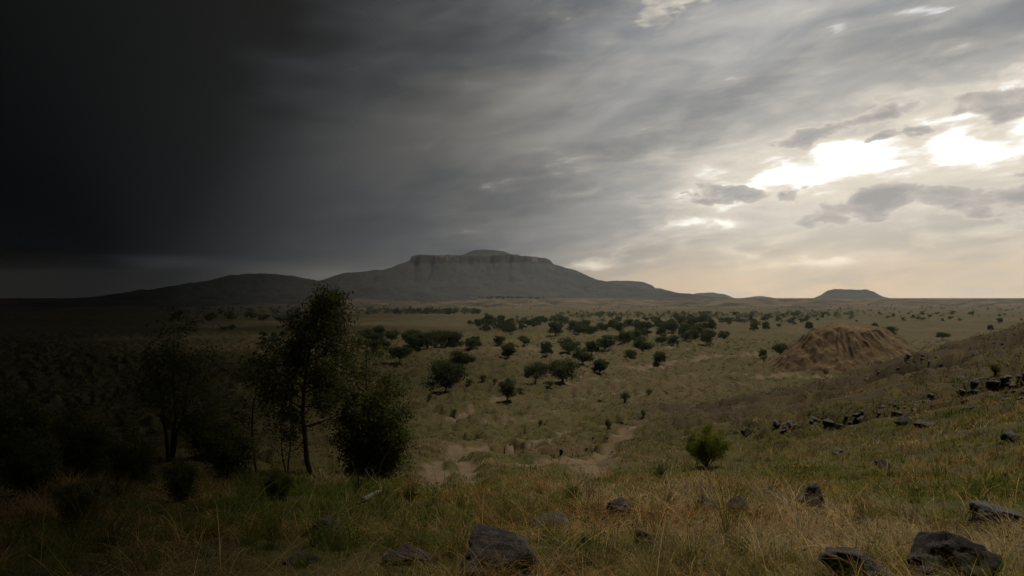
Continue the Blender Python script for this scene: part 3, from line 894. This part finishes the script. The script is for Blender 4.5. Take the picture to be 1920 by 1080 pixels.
for x, y, h, w, lab in BUSHES:
    p = ground_at(x, y); hh = px_size(p, h)
    a, b = random.choice(BUSH_KIT)
    o = link('bush', None, loc=p, label=lab, cat='bush')
    o.rotation_euler = (0, 0, random.uniform(0, 6.28)); o.scale = (hh * w, hh * w, hh)
    link('stem', a, o); link('foliage', b, o)

# ------------------------------------------------------------------ large near tree, bush and saplings
def curve_pts(a, b, g, n=5, bend=0.12, sag=0.0):
    a = np.asarray(a, float); b = np.asarray(b, float)
    L = np.linalg.norm(b - a)
    off = g.normal(size=3) * bend * L
    t = np.linspace(0, 1, n)[:, None]
    p = a * (1 - t) + b * t + off * (t * (1 - t)) * 2
    p[:, 2] += sag * L * (t[:, 0] ** 2 - t[:, 0])
    return p

def branchy(name, label, pos, h, stems, limbs, seed, leaf, per, cl_r, mat, cat, part_leaf, low=0.25, spread=0.42, twigs=4, rtrunk=0.02, droop=0.0):
    """stems: list of (top x, top y, top z) in unit heights; limbs grow along every stem"""
    g = np.random.default_rng(seed)
    wood = Geo(); lf = Geo(); P = []; O = []; limb_geo = []
    for (tx, ty, tz) in stems:
        n = 9
        sp = curve_pts((g.normal() * 0.01, g.normal() * 0.01, -0.03), (tx, ty, tz), g, n, 0.07)
        sp += np.concatenate([[np.zeros(3)], g.normal(size=(n - 1, 3)) * 0.006])
        rr = rtrunk * (1 - np.linspace(0, 1, n) ** 1.2 * 0.88) * (0.6 + 0.4 * tz)
        wood.tube(sp, rr, 8)
        for k in range(limbs):
            f = low + (1 - low) * (k + g.uniform(0, 0.9)) / limbs
            f = min(f, 0.98)
            i = f * (n - 1); i0 = int(i); st = sp[i0] * (1 - i + i0) + sp[min(i0 + 1, n - 1)] * (i - i0)
            a = k * 2.4 + g.uniform(-0.6, 0.6)
            ln = spread * (1.05 - 0.62 * (f - low) / (1 - low)) * g.uniform(0.65, 1.15) * tz
            up = g.uniform(0.25, 0.75) * ln
            end = st + np.array([math.cos(a) * ln, math.sin(a) * ln, up - droop * ln])
            lp = curve_pts(st, end, g, 6, 0.10, 0.25)
            r0 = rtrunk * 0.42 * (1 - 0.6 * f)
            lg = wood
            if cat == 'tree':
                lg = Geo(); limb_geo.append(lg)
            lg.tube(lp, r0 * (1 - np.linspace(0, 1, 6) * 0.85), 5)
            for q in range(twigs):
                u = 0.35 + 0.65 * (q + g.uniform(0, 1)) / twigs
                s2 = lp[min(int(u * 5), 5)]
                e2 = s2 + g.normal(size=3) * ln * 0.26 + np.array([math.cos(a), math.sin(a), 0.25]) * ln * 0.18
                tp = curve_pts(s2, e2, g, 4, 0.15)
                lg.tube(tp, r0 * 0.35 * np.array([1, .8, .6, .3]), 3)
                m = int(per * g.uniform(0.5, 1.4))
                tt = g.uniform(0.3, 1.1, m)[:, None]
                pp = s2 * (1 - tt) + e2 * tt + g.normal(size=(m, 3)) * cl_r * np.array([1, 1, 0.75])
                P.append(pp); O.append(np.repeat((e2 - s2)[None] * 2, m, 0))
    lf.leaves(np.concatenate(P), leaf, g, 0.4, 0.42, outward=np.concatenate(O))
    o = link(name, None, loc=pos, label=label, cat=cat)
    o.scale = (h, h, h)
    tr = link('trunk' if cat == 'tree' else 'stem', wood.mesh('wood', M_BARK, True), o)
    for lg in limb_geo:
        link('limb', lg.mesh('limb', M_BARK, True), tr)
    link(part_leaf, lf.mesh('leaves', mat), o)
    return o

p = ground_at(588, 892)
branchy('tall_tree', 'tall airy tree with straight trunk in dark left foreground', p, px_size(p, 322), [(0.03, 0.02, 0.99)], 30, 301, 0.020, 95, 0.030, M_LEAF_TREE, 'tree', 'crown', 0.30, 0.32, 7, 0.017)
p = ground_at(690, 905)
branchy('leafy_bush', 'big dense leafy bush right of the tall foreground tree', p, px_size(p, 275), [(-0.02, 0, 0.98), (0.16, -0.05, 0.72), (-0.16, 0.05, 0.66), (0.22, 0.1, 0.5), (0.05, -0.15, 0.58), (-0.10, -0.1, 0.42), (0.24, -0.1, 0.34)], 10, 311, 0.022, 80, 0.042, M_LEAF_TREE, 'bush', 'foliage', 0.08, 0.24, 4, 0.011)
p = ground_at(484, 885)
branchy('sapling', 'thin sapling left of the tall foreground tree', p, px_size(p, 205), [(0.03, 0, 0.98)], 10, 321, 0.028, 50, 0.05, M_LEAF_TREE, 'tree', 'crown', 0.35, 0.32, 4, 0.013)
p = ground_at(540, 893)
branchy('sapling', 'small forked sapling at the foot of the tall tree', p, px_size(p, 120), [(0.05, 0, 0.98), (-0.12, 0, 0.8)], 7, 325, 0.034, 18, 0.05, M_LEAF_TREE, 'tree', 'crown', 0.35, 0.32, 4, 0.015)
p = ground_at(320, 865)
branchy('dark_tree', 'dim broad tree in the dark at far left', p, px_size(p, 260), [(0.0, 0.02, 0.98), (-0.15, 0.05, 0.8), (0.16, 0, 0.78)], 9, 331, 0.024, 60, 0.045, M_LEAF_TREE, 'tree', 'crown', 0.25, 0.36, 4, 0.016)
for k, (x, y, hp, lab) in enumerate([(430, 900, 110, 'dim leafy bush below the thin sapling'), (245, 915, 105, 'dim bush in front of the broad dark tree'), (60, 930, 130, 'dim bush at the left edge of the picture'),
                                     (150, 890, 120, 'dim bush between the edge bush and the broad dark tree'), (340, 940, 80, 'dim low bush nearest below the broad dark tree'),
                                     (520, 935, 60, 'dim low bush under the forked sapling'), (140, 985, 80, 'dim low bush near the bottom at far left'), (395, 860, 100, 'dim bush just right of the broad dark tree'), (30, 860, 130, 'dim tall bush farther back at the left edge')]):
    p = ground_at(x, y)
    branchy('dark_bush', lab, p, px_size(p, hp), [(0, 0, 0.95), (0.35, 0, 0.7), (-0.35, 0.1, 0.72), (0.1, -0.3, 0.6)], 8, 341 + k * 4, 0.05, 60, 0.08, M_LEAF_TREE, 'bush', 'foliage', 0.1, 0.45, 4, 0.014)
p = ground_at(1325, 877)
branchy('shrub', 'round yellow green shrub standing alone on the grassy slope', p, px_size(p, 82), [(0, 0, 0.96), (0.34, 0.1, 0.80), (-0.34, 0.05, 0.76), (0.14, -0.3, 0.78), (-0.16, -0.28, 0.72), (0.1, 0.3, 0.84), (0.46, -0.1, 0.56), (-0.44, -0.1, 0.5)], 9, 351, 0.034, 60, 0.055, M_LEAF_SHRUB, 'shrub', 'foliage', 0.34, 0.26, 4, 0.016)

# ------------------------------------------------------------------ rocks
def rock_mesh(seed, sub=4, cuts=9, rough=0.16, stretch=(1, 1, 1)):
    import bmesh
    bm = bmesh.new()
    bmesh.ops.create_icosphere(bm, subdivisions=sub, radius=1.0)
    g = np.random.default_rng(seed)
    v = np.array([tuple(q.co) for q in bm.verts])
    for k in range(cuts):
        n = g.normal(size=3); n /= np.linalg.norm(n)
        d = g.uniform(0.40, 0.80)
        e = v @ n - d
        v = v - np.where(e > 0, e * 0.93, 0)[:, None] * n
    s = seed * 3.1
    d1 = fbm(v[:, 0] + s + v[:, 2] * 0.7, v[:, 1] - s + v[:, 2] * 0.6, 0.9, 3, seed)
    d2 = fbm(v[:, 0] * 1.0 - v[:, 2] + s, v[:, 1] + v[:, 2] * 1.3 + s, 0.3, 3, seed + 3)
    d3 = ridged(v[:, 0] + v[:, 2] * 0.4 + s, v[:, 1] * 0.5 + v[:, 2] * 1.3 + s, 0.55, 3, seed + 7) - 1.2
    L = np.linalg.norm(v, axis=1)[:, None]
    v = v + v / L * (d1 * rough + d2 * rough * 0.35 + d3 * rough * 0.4)[:, None]
    v = v * np.array(stretch)
    bm.verts.ensure_lookup_table()
    for q, c in zip(bm.verts, v): q.co = c
    me = bpy.data.meshes.new('rock')
    bm.to_mesh(me); bm.free()
    me.materials.append(M_ROCK)
    me.polygons.foreach_set('use_smooth', np.ones(len(me.polygons), dtype=bool))
    try: me.set_sharp_from_angle(angle=R(32))
    except Exception: pass
    return me

# px centre x, base y, width px, height px, rotation, label
BOULDERS = [
    (918, 1082, 160, 100, (0.1, 0.35, 0.4), 'big rounded dark boulder at bottom centre behind dry grass'),
    (1042, 1006, 100, 50, (0.0, 0.1, 0.9), 'low dark boulder just right of the big rounded one'),
    (1166, 968, 68, 56, (0.2, 0.0, 1.3), 'upright pitted boulder standing in dry grass near centre'),
    (1096, 1026, 30, 40, (0.3, 0.2, 2.0), 'small pointed stone between low boulder and brown block'),
    (1210, 1024, 50, 40, (0.1, -0.2, 0.2), 'brown block shaped stone in tangled dry stalks'),
    (1330, 962, 62, 44, (0.0, 0.2, 2.6), 'dark stone at left of the rubble under shrub'),
    (1392, 968, 56, 42, (0.2, 0.1, 1.1), 'dark stone at right of the rubble under shrub'),
    (1388, 992, 34, 22, (0.1, 0.0, 0.6), 'small half buried stone below the rubble'),
    (1520, 952, 66, 66, (0.2, 0.15, 2.2), 'rounded brown boulder with overhung shaded face in grass'),
    (1800, 1108, 170, 150, (0.15, 0.42, 0.5), 'largest dark slab boulder at bottom right corner'),
    (1640, 1098, 150, 66, (0.0, 0.25, 0.2), 'flat dark boulder left of the corner slab'),
    (1885, 985, 130, 52, (0.05, 0.2, 0.1), 'flat grey slab at the right edge above corner slab'),
    (758, 1062, 100, 46, (0.0, 0.1, 1.7), 'dim flat boulder at bottom left of centre'),
    (850, 916, 26, 15, (0.0, 0.1, 0.7), 'small dark stone in the eroded rill'),
    (610, 1010, 80, 36, (0.0, 0.1, 1.2), 'dim low stone in dark left grass'),
    (560, 1060, 70, 30, (0.1, 0.1, 2.2), 'dim stone at the bottom in dark left grass'),
    (1398, 818, 22, 18, (0.0, 0.1, 0.7), 'dark round stone right of the yellow green shrub'),
    (1700, 797, 40, 26, (0.1, 0.1, 0.9), 'pale topped stone on the right grassy slope'),
    (1745, 802, 44, 22, (0.0, 0.1, 1.9), 'flat stone beside the pale topped one'),
    (1905, 830, 36, 30, (0.1, 0.2, 0.9), 'dark stone near right edge in dry grass'),
    (1575, 850, 34, 16, (0.1, 0.2, 0.4), 'low brown stone on the grassy slope above boulder'),
    (1660, 880, 30, 26, (0.1, 0.2, 2.4), 'dark hollowed stone in tall dry grass'),
]
for i, (x, y, w, h, rot, lab) in enumerate(BOULDERS):
    p = ground_at(x, min(y, 1079)) if y <= 1079 else ground_at(x, 1079) * np.array([1, 1, 1])
    if y > 1079:
        d = ray_dir(x, y); t = p[1] / ray_dir(x, 1079)[1]
        p = ground_at(x, y)
    ww = px_size(p, w) * 0.60; hh = px_size(p, h) * 0.72
    me = rock_mesh(400 + i * 3, 5 if w > 60 else 4, 15, 0.085)
    o = link('boulder', me, loc=(p[0], p[1] + ww * 0.5, p[2] + hh * 0.12), label=lab, cat='rock')
    o.rotation_euler = (rot[0], rot[1], 0); o.scale = (ww, ww * 0.8, hh)

ROCK_KIT = [rock_mesh(600 + k, 2, 8, 0.16) for k in range(8)]
def rock_run(poly, n, size, spread, label, group, flat=0.6):
    poly = np.array(poly, float)
    g = np.random.default_rng(len(group) + n)
    for k in range(n):
        u = g.uniform(0, len(poly) - 1.001); i = int(u)
        q = poly[i] * (1 - u + i) + poly[i + 1] * (u - i) + g.normal(size=2) * spread
        p = ground_at(q[0], min(q[1], 1070))
        s = px_size(p, g.uniform(*size) ) * 0.5
        big = 'larger' if s > px_size(p, sum(size) / 4) else 'smaller'
        xs = poly[:, 0]; third = int(np.clip(3 * (q[0] - xs.min()) / (xs.max() - xs.min()), 0, 2))
        lab = big + ' ' + label + ', ' + ('left end', 'middle', 'right end')[third]
        o = link('rock', ROCK_KIT[g.integers(8)], loc=(p[0], p[1], p[2] - s * 0.18), label=lab, cat='rock', group=group)
        o.rotation_euler = (g.uniform(-.3, .3), g.uniform(-.3, .3), g.uniform(0, 6.28))
        o.scale = (s * g.uniform(.8, 1.3), s * g.uniform(.8, 1.2), s * flat * g.uniform(.7, 1.2))
rock_run([(1440, 806), (1490, 796), (1560, 790), (1640, 775), (1760, 750)], 54, (9, 26), (10, 5), 'dark rock in the broken ledge across the right slope', 'rocks of the ledge on the right slope')
rock_run([(1790, 735), (1840, 725), (1920, 712), (1930, 745), (1820, 760)], 50, (8, 26), (18, 10), 'dark rock in the tumbled pile at the right edge', 'rocks of the pile at right edge')
rock_run([(1600, 712), (1680, 690), (1760, 668), (1900, 640)], 34, (5, 14), (22, 8), 'brown rock scattered along the hillside crest', 'rocks along the hillside crest')
rock_run([(1000, 1030), (1200, 1000), (1400, 1000), (1600, 960), (1900, 900)], 60, (8, 26), (60, 32), 'dark stone lying in the foreground grass', 'small stones in the foreground grass')
rock_run([(880, 860), (960, 870), (1090, 870), (1200, 740), (1300, 745)], 40, (5, 14), (40, 18), 'dark clod of stone by the eroded rills', 'stones by the eroded rills')
rock_run([(500, 930), (650, 930), (800, 930)], 22, (8, 24), (50, 20), 'dim stone in the shaded grass at left', 'stones in the shaded grass at left')

# fallen dead branch
g = np.random.default_rng(77)
p0 = ground_at(680, 945); p1 = ground_at(800, 925)
wood = Geo()
L = p1 - p0
tt = np.linspace(0, 1, 7)
spine = np.stack([L[0] * tt, L[1] * tt + 0.25 * np.sin(tt * 5), height(p0[0] + L[0] * tt, p0[1] + L[1] * tt + 0.25 * np.sin(tt * 5)) - p0[2] + 0.05], 1)
wood.tube(spine, np.linspace(0.035, 0.012, 7), 6)
for k in range(7):
    a = spine[1 + k % 5]
    wood.tube(curve_pts(a, a + g.normal(size=3) * [0.5, 0.4, 0.2] + [0, 0, 0.15], g, 4, 0.15), [0.012, 0.010, 0.007, 0.004], 4)
M_DEAD = mat_bark('bleached_wood', (0.16, 0.13, 0.10))
link('dead_branch', wood.mesh('dead_branch', M_DEAD, True), loc=p0, label='bleached fallen branch lying in the grass left of centre', cat='branch')

# ------------------------------------------------------------------ grass and weeds (nobody could count them)
STRAW = np.array([0.31, 0.21, 0.095]); RUST = np.array([0.22, 0.125, 0.058]); OLIVE = np.array([0.145, 0.132, 0.038]); GREEN = np.array([0.09, 0.115, 0.026]); GREY = np.array([0.28, 0.225, 0.15])

def tint_at(x, y, g):
    n = len(x)
    a = fbm(x, y, 2.3, 3, 301) + g.normal(size=n) * 0.22
    b = fbm(x, y, 5.0, 3, 305) + g.normal(size=n) * 0.25
    c = np.repeat(OLIVE[None], n, 0)
    c = np.where((a > 0.05)[:, None], STRAW, c)
    c = np.where((a > 0.42)[:, None], RUST, c)
    c = np.where((b < -0.12)[:, None], GREEN, c)
    c = np.where(((b > 0.45) & (a < 0.3))[:, None], GREY, c)
    return c * g.uniform(0.35, 1.2, n)[:, None]

def blades(G, x, y, length, width, lean, curl, col, g, seg=3):
    n = len(x)
    z = height(x, y)
    az = g.uniform(0, 2 * math.pi, n)
    dx, dy = np.cos(az), np.sin(az)
    wx, wy = -dy, dx
    tw = g.uniform(-0.8, 0.8, n)
    wx, wy = wx * np.cos(tw) - wy * np.sin(tw), wx * np.sin(tw) + wy * np.cos(tw)
    V = []
    for k in range(seg + 1):
        t = k / seg
        out = length * (lean * t + curl * t * t)
        up = length * (t - 0.45 * (lean + curl) * t * t)
        w = width * (1 - t) ** 0.7 * 0.5 + width * 0.04
        cx = x + dx * out; cy = y + dy * out; cz = z - 0.02 + up
        V.append(np.stack([cx - wx * w, cy - wy * w, cz], 1)); V.append(np.stack([cx + wx * w, cy + wy * w, cz], 1))
    V = np.stack(V, 1)
    base = (np.arange(n) * (2 * (seg + 1)))[:, None]
    F = []
    for k in range(seg):
        F.append(base + np.array([[2 * k, 2 * k + 1, 2 * k + 3, 2 * k + 2]]))
    F = np.concatenate(F, 0)
    G.add(V.reshape(-1, 3), F, np.repeat(col, 2 * (seg + 1), 0))

def scatter_polar(n, r0, r1, g, half=40):
    a = np.radians(g.uniform(-half, half, n)); r = np.exp(g.uniform(math.log(r0), math.log(r1), n))
    return np.sin(a) * r, np.cos(a) * r, r

def tufts(n, r0, r1, per, g, clump=0.07, half=40, thr=-0.55):
    x, y, r = scatter_polar(n, r0, r1, g, half)
    m, _ = track_mask(x, y)
    dens = fbm(x, y, 3.2, 3, 311) + g.normal(size=n) * 0.3
    keep = (dens > thr) & (m < 0.35)
    x, y, r = x[keep], y[keep], r[keep]
    col = tint_at(x, y, g)
    hgt = np.exp(g.normal(size=len(x)) * 0.35)
    k = np.repeat(np.arange(len(x)), per)
    j = g.normal(size=(len(k), 2)) * (clump * np.clip(r / 9, 0.8, 3.5))[k][:, None]
    return x[k] + j[:, 0], y[k] + j[:, 1], r[k], col[k] * g.uniform(0.8, 1.2, len(k))[:, None], hgt[k]

g = np.random.default_rng(91)
G = Geo()
x, y, r, c, h = tufts(12500, 2.2, 15, 17, g, thr=-0.22)
blades(G, x, y, 0.15 * h * g.uniform(0.5, 1.3, len(x)), np.clip(0.0009 * r, 0.0035, 0.01), g.uniform(0.1, 0.7, len(x)), g.uniform(0.1, 0.9, len(x)), c, g, 2)
x, y, r, c, h = tufts(12000, 13, 75, 12, g)
blades(G, x, y, 0.20 * h * g.uniform(0.5, 1.3, len(x)), np.clip(0.0008 * r, 0.009, 0.045), g.uniform(0.1, 0.6, len(x)), g.uniform(0.1, 0.7, len(x)), c, g, 2)
x, y, r, c, h = tufts(13000, 30, 130, 8, g, 0.10, 36, -0.1)          # rough grass over the right hillside
k = (x - 0.1 * y > 2)
x, y, r, c, h = x[k], y[k], r[k], c[k], h[k]
blades(G, x, y, 0.26 * h * g.uniform(0.5, 1.3, len(x)), np.clip(0.0009 * r, 0.03, 0.09), g.uniform(0.1, 0.6, len(x)), g.uniform(0.1, 0.7, len(x)), c * 0.85, g, 1)
x, y, r, c, h = tufts(700, 2.4, 24, 46, g, 0.035)                    # taller clumps standing out of the rest
blades(G, x, y, 0.30 * h * g.uniform(0.5, 1.2, len(x)), np.clip(0.0009 * r, 0.003, 0.012), g.uniform(0.05, 0.5, len(x)), g.uniform(0.1, 0.8, len(x)), c, g, 3)
link('grass', G.mesh('grass', M_GRASS), kind='stuff', label='short green and straw coloured grass over the slope')

G = Geo()
n = 21000                                                           # long dry stalks, bent and tangled
x, y, r = scatter_polar(n, 2.4, 16, g)
k = (fbm(x, y, 2.0, 3, 331) + 0.25 * sstep(x, -1, 2) > 0.0)
x, y, r = x[k], y[k], r[k]
c = np.where((g.uniform(size=len(x)) < 0.35)[:, None], RUST * 1.1, STRAW * 1.15) * g.uniform(0.6, 1.35, len(x))[:, None]
blades(G, x, y, 0.30 * g.uniform(0.4, 1.4, len(x)), np.clip(0.0006 * r, 0.0022, 0.006), g.uniform(0.1, 1.1, len(x)), g.uniform(0.2, 1.3, len(x)), c, g, 5)
x, y, r = scatter_polar(300, 2.6, 14, g)                            # a few long leaning culms
c = np.repeat(STRAW[None] * 1.25, len(x), 0)
blades(G, x, y, 0.55 * g.uniform(0.5, 1.3, len(x)), np.full(len(x), 0.005), g.uniform(0.2, 1.0, len(x)), g.uniform(0.0, 0.7, len(x)), c, g, 6)
link('dry_stalks', G.mesh('dry_stalks', M_GRASS), kind='stuff', label='tangled dry straw stalks over the foreground slope')

G = Geo()                                                           # broad leaved weeds
x, y, r, c, h = tufts(900, 2.6, 30, 34, g, 0.10, 40, 0.1)
z = height(x, y) + np.abs(g.normal(size=len(x))) * 0.09
G.leaves(np.stack([x, y, z], 1), np.clip(0.0042 * r, 0.022, 0.09), g, 0.8, 0.5, c=np.where((g.uniform(size=len(x)) < 0.8)[:, None], GREEN * 0.95, OLIVE) * g.uniform(0.6, 1.3, len(x))[:, None])
link('weeds', G.mesh('weeds', M_GRASS), kind='stuff', label='low broad leaved green weeds among the grass')

G = Geo()                                                           # tussocks and scrub over the middle distance
x, y, r, c, h = tufts(16000, 45, 420, 9, g, 0.12, 36, -0.3)
z = height(x, y) + np.abs(g.normal(size=len(x))) * 0.16
G.leaves(np.stack([x, y, z], 1), np.clip(0.0016 * r, 0.09, 0.5), g, 0.6, 0.6, c=(c * np.array([0.55, 0.57, 0.6])))
link('tussocks', G.mesh('tussocks', M_GRASS), kind='stuff', label='low tussocks dotted over the plain')

# ------------------------------------------------------------------ cloud sheet added to shade the left of the plain
def build_shade_cloud():
    Hb = 300.0
    sh = Hb / math.tan(R(SUN_EL))
    off = np.array([math.sin(R(SUN_AZ)) * sh, math.cos(R(SUN_AZ)) * sh])     # where its shadow comes from
    X = np.concatenate([np.linspace(-10600, -3000, 50)[:-1], np.linspace(-3000, -300, 100)[:-1], np.linspace(-300, off[0] - 60, 60)[:-1], np.linspace(off[0] - 60, off[0] + 30, 70)[:-1], np.linspace(off[0] + 30, 1500, 60)])
    Y = np.concatenate([np.linspace(-1500, off[1] - 20, 40)[:-1], np.linspace(off[1] - 20, off[1] + 100, 70)[:-1], np.linspace(off[1] + 100, 800, 70)[:-1], np.linspace(800, 3500, 100)[:-1], np.linspace(3500, 10600, 50)])
    XX, YY = np.meshgrid(X, Y, indexing='ij')
    gx, gy = XX - off[0], YY - off[1]
    th = R(-9.5)
    along = gx * math.sin(th) + gy * math.cos(th)
    across = gx * math.cos(th) - gy * math.sin(th)
    wid = 0.6 + 0.225 * np.maximum(along, 0) + 0.055 * np.maximum(along - 60, 0)  # its shadow edge fans out from the camera, softer farther ahead
    wob = fbm(XX, YY, 180, 4, 801) * np.minimum(wid * 0.35, 90) * (1 - sstep(np.hypot(XX, YY), 700, 2000))
    across = across - 1.4
    a = 1 - sstep(across + wob + 0.4, -wid, wid)
    a = a * sstep(YY, -1400, -600) * (1 - sstep(np.hypot(XX, YY), 5600, 10550))
    a = np.clip(a, 0, 1)
    bot = Hb + fbm(XX, YY, 260, 3, 809) * 8 * (1 - sstep(np.hypot(XX, YY), 300, 900))
    inner = sstep(-across - wid, 30, 900)                             # thin at the ragged edge, towering inside
    top = bot + 2.5 + inner * 140
    nx, ny = len(X), len(Y)
    v = np.vstack([np.stack([XX.ravel(), YY.ravel(), bot.ravel()], 1), np.stack([XX.ravel(), YY.ravel(), top.ravel()], 1)])
    f = grid_faces(nx, ny)
    af = a.ravel()
    f = f[af[f].max(1) > 0.004]                                      # only where there is cloud
    f2 = f + nx * ny
    af = 1 - np.sqrt(1 - af * 0.985)                                 # light crosses two skins
    m, t, out = new_mat('shade_cloud')
    den = t.new('ShaderNodeAttribute', attribute_name='thickness').outputs['Fac']
    al = den
    df = t.new('ShaderNodeBsdfDiffuse'); df.inputs[0].default_value = (0.20, 0.26, 0.38, 1)
    thin = t.new('ShaderNodeAttribute', attribute_name='thin').outputs['Fac']
    tl = t.new('ShaderNodeBsdfTranslucent')                          # the little daylight that soaks through, less where the cloud is deep
    t.put(tl.inputs[0], t.mix(thin, (0.003, 0.0033, 0.0036), (0.034, 0.037, 0.040)))
    ad = t.new('ShaderNodeAddShader'); t.l.new(df.outputs[0], ad.inputs[0]); t.l.new(tl.outputs[0], ad.inputs[1])
    tp = t.new('ShaderNodeBsdfTransparent')
    mx = t.new('ShaderNodeMixShader'); t.put(mx.inputs[0], al)
    t.l.new(tp.outputs[0], mx.inputs[1]); t.l.new(ad.outputs[0], mx.inputs[2])
    t.l.new(mx.outputs[0], out.inputs[0])
    thin_v = (1 - sstep(-across - wid, -200, 420)).ravel()
    me = mesh_np('shade_cloud', v, np.vstack([f[:, ::-1], f2]), m, True, {'thickness': np.concatenate([af, af]), 'thin': np.concatenate([thin_v, thin_v])})
    link('shade_cloud', me, kind='structure', label='added cloud sheet shading the left of the plain')
build_shade_cloud()

# ------------------------------------------------------------------ haze
def build_haze():
    s = 7650.0; z0, z1 = -60.0, 262.0
    v = [(x, y, z) for z in (z0, z1) for y in (-s, s) for x in (-s, s)]
    f = [(0, 2, 3, 1), (4, 5, 7, 6), (0, 1, 5, 4), (2, 6, 7, 3), (0, 4, 6, 2), (1, 3, 7, 5)]
    m, t, out = new_mat('haze')
    pv = t.new('ShaderNodeVolumePrincipled')
    pv.inputs['Color'].default_value = (0.86, 0.93, 1.0, 1)
    pv.inputs['Density'].default_value = 3.8e-5
    pv.inputs['Anisotropy'].default_value = 0.3
    t.l.new(pv.outputs[0], out.inputs['Volume'])
    link('haze', mesh_np('haze', v, f, m), kind='stuff', label='thin evening haze over the plain')
build_haze()
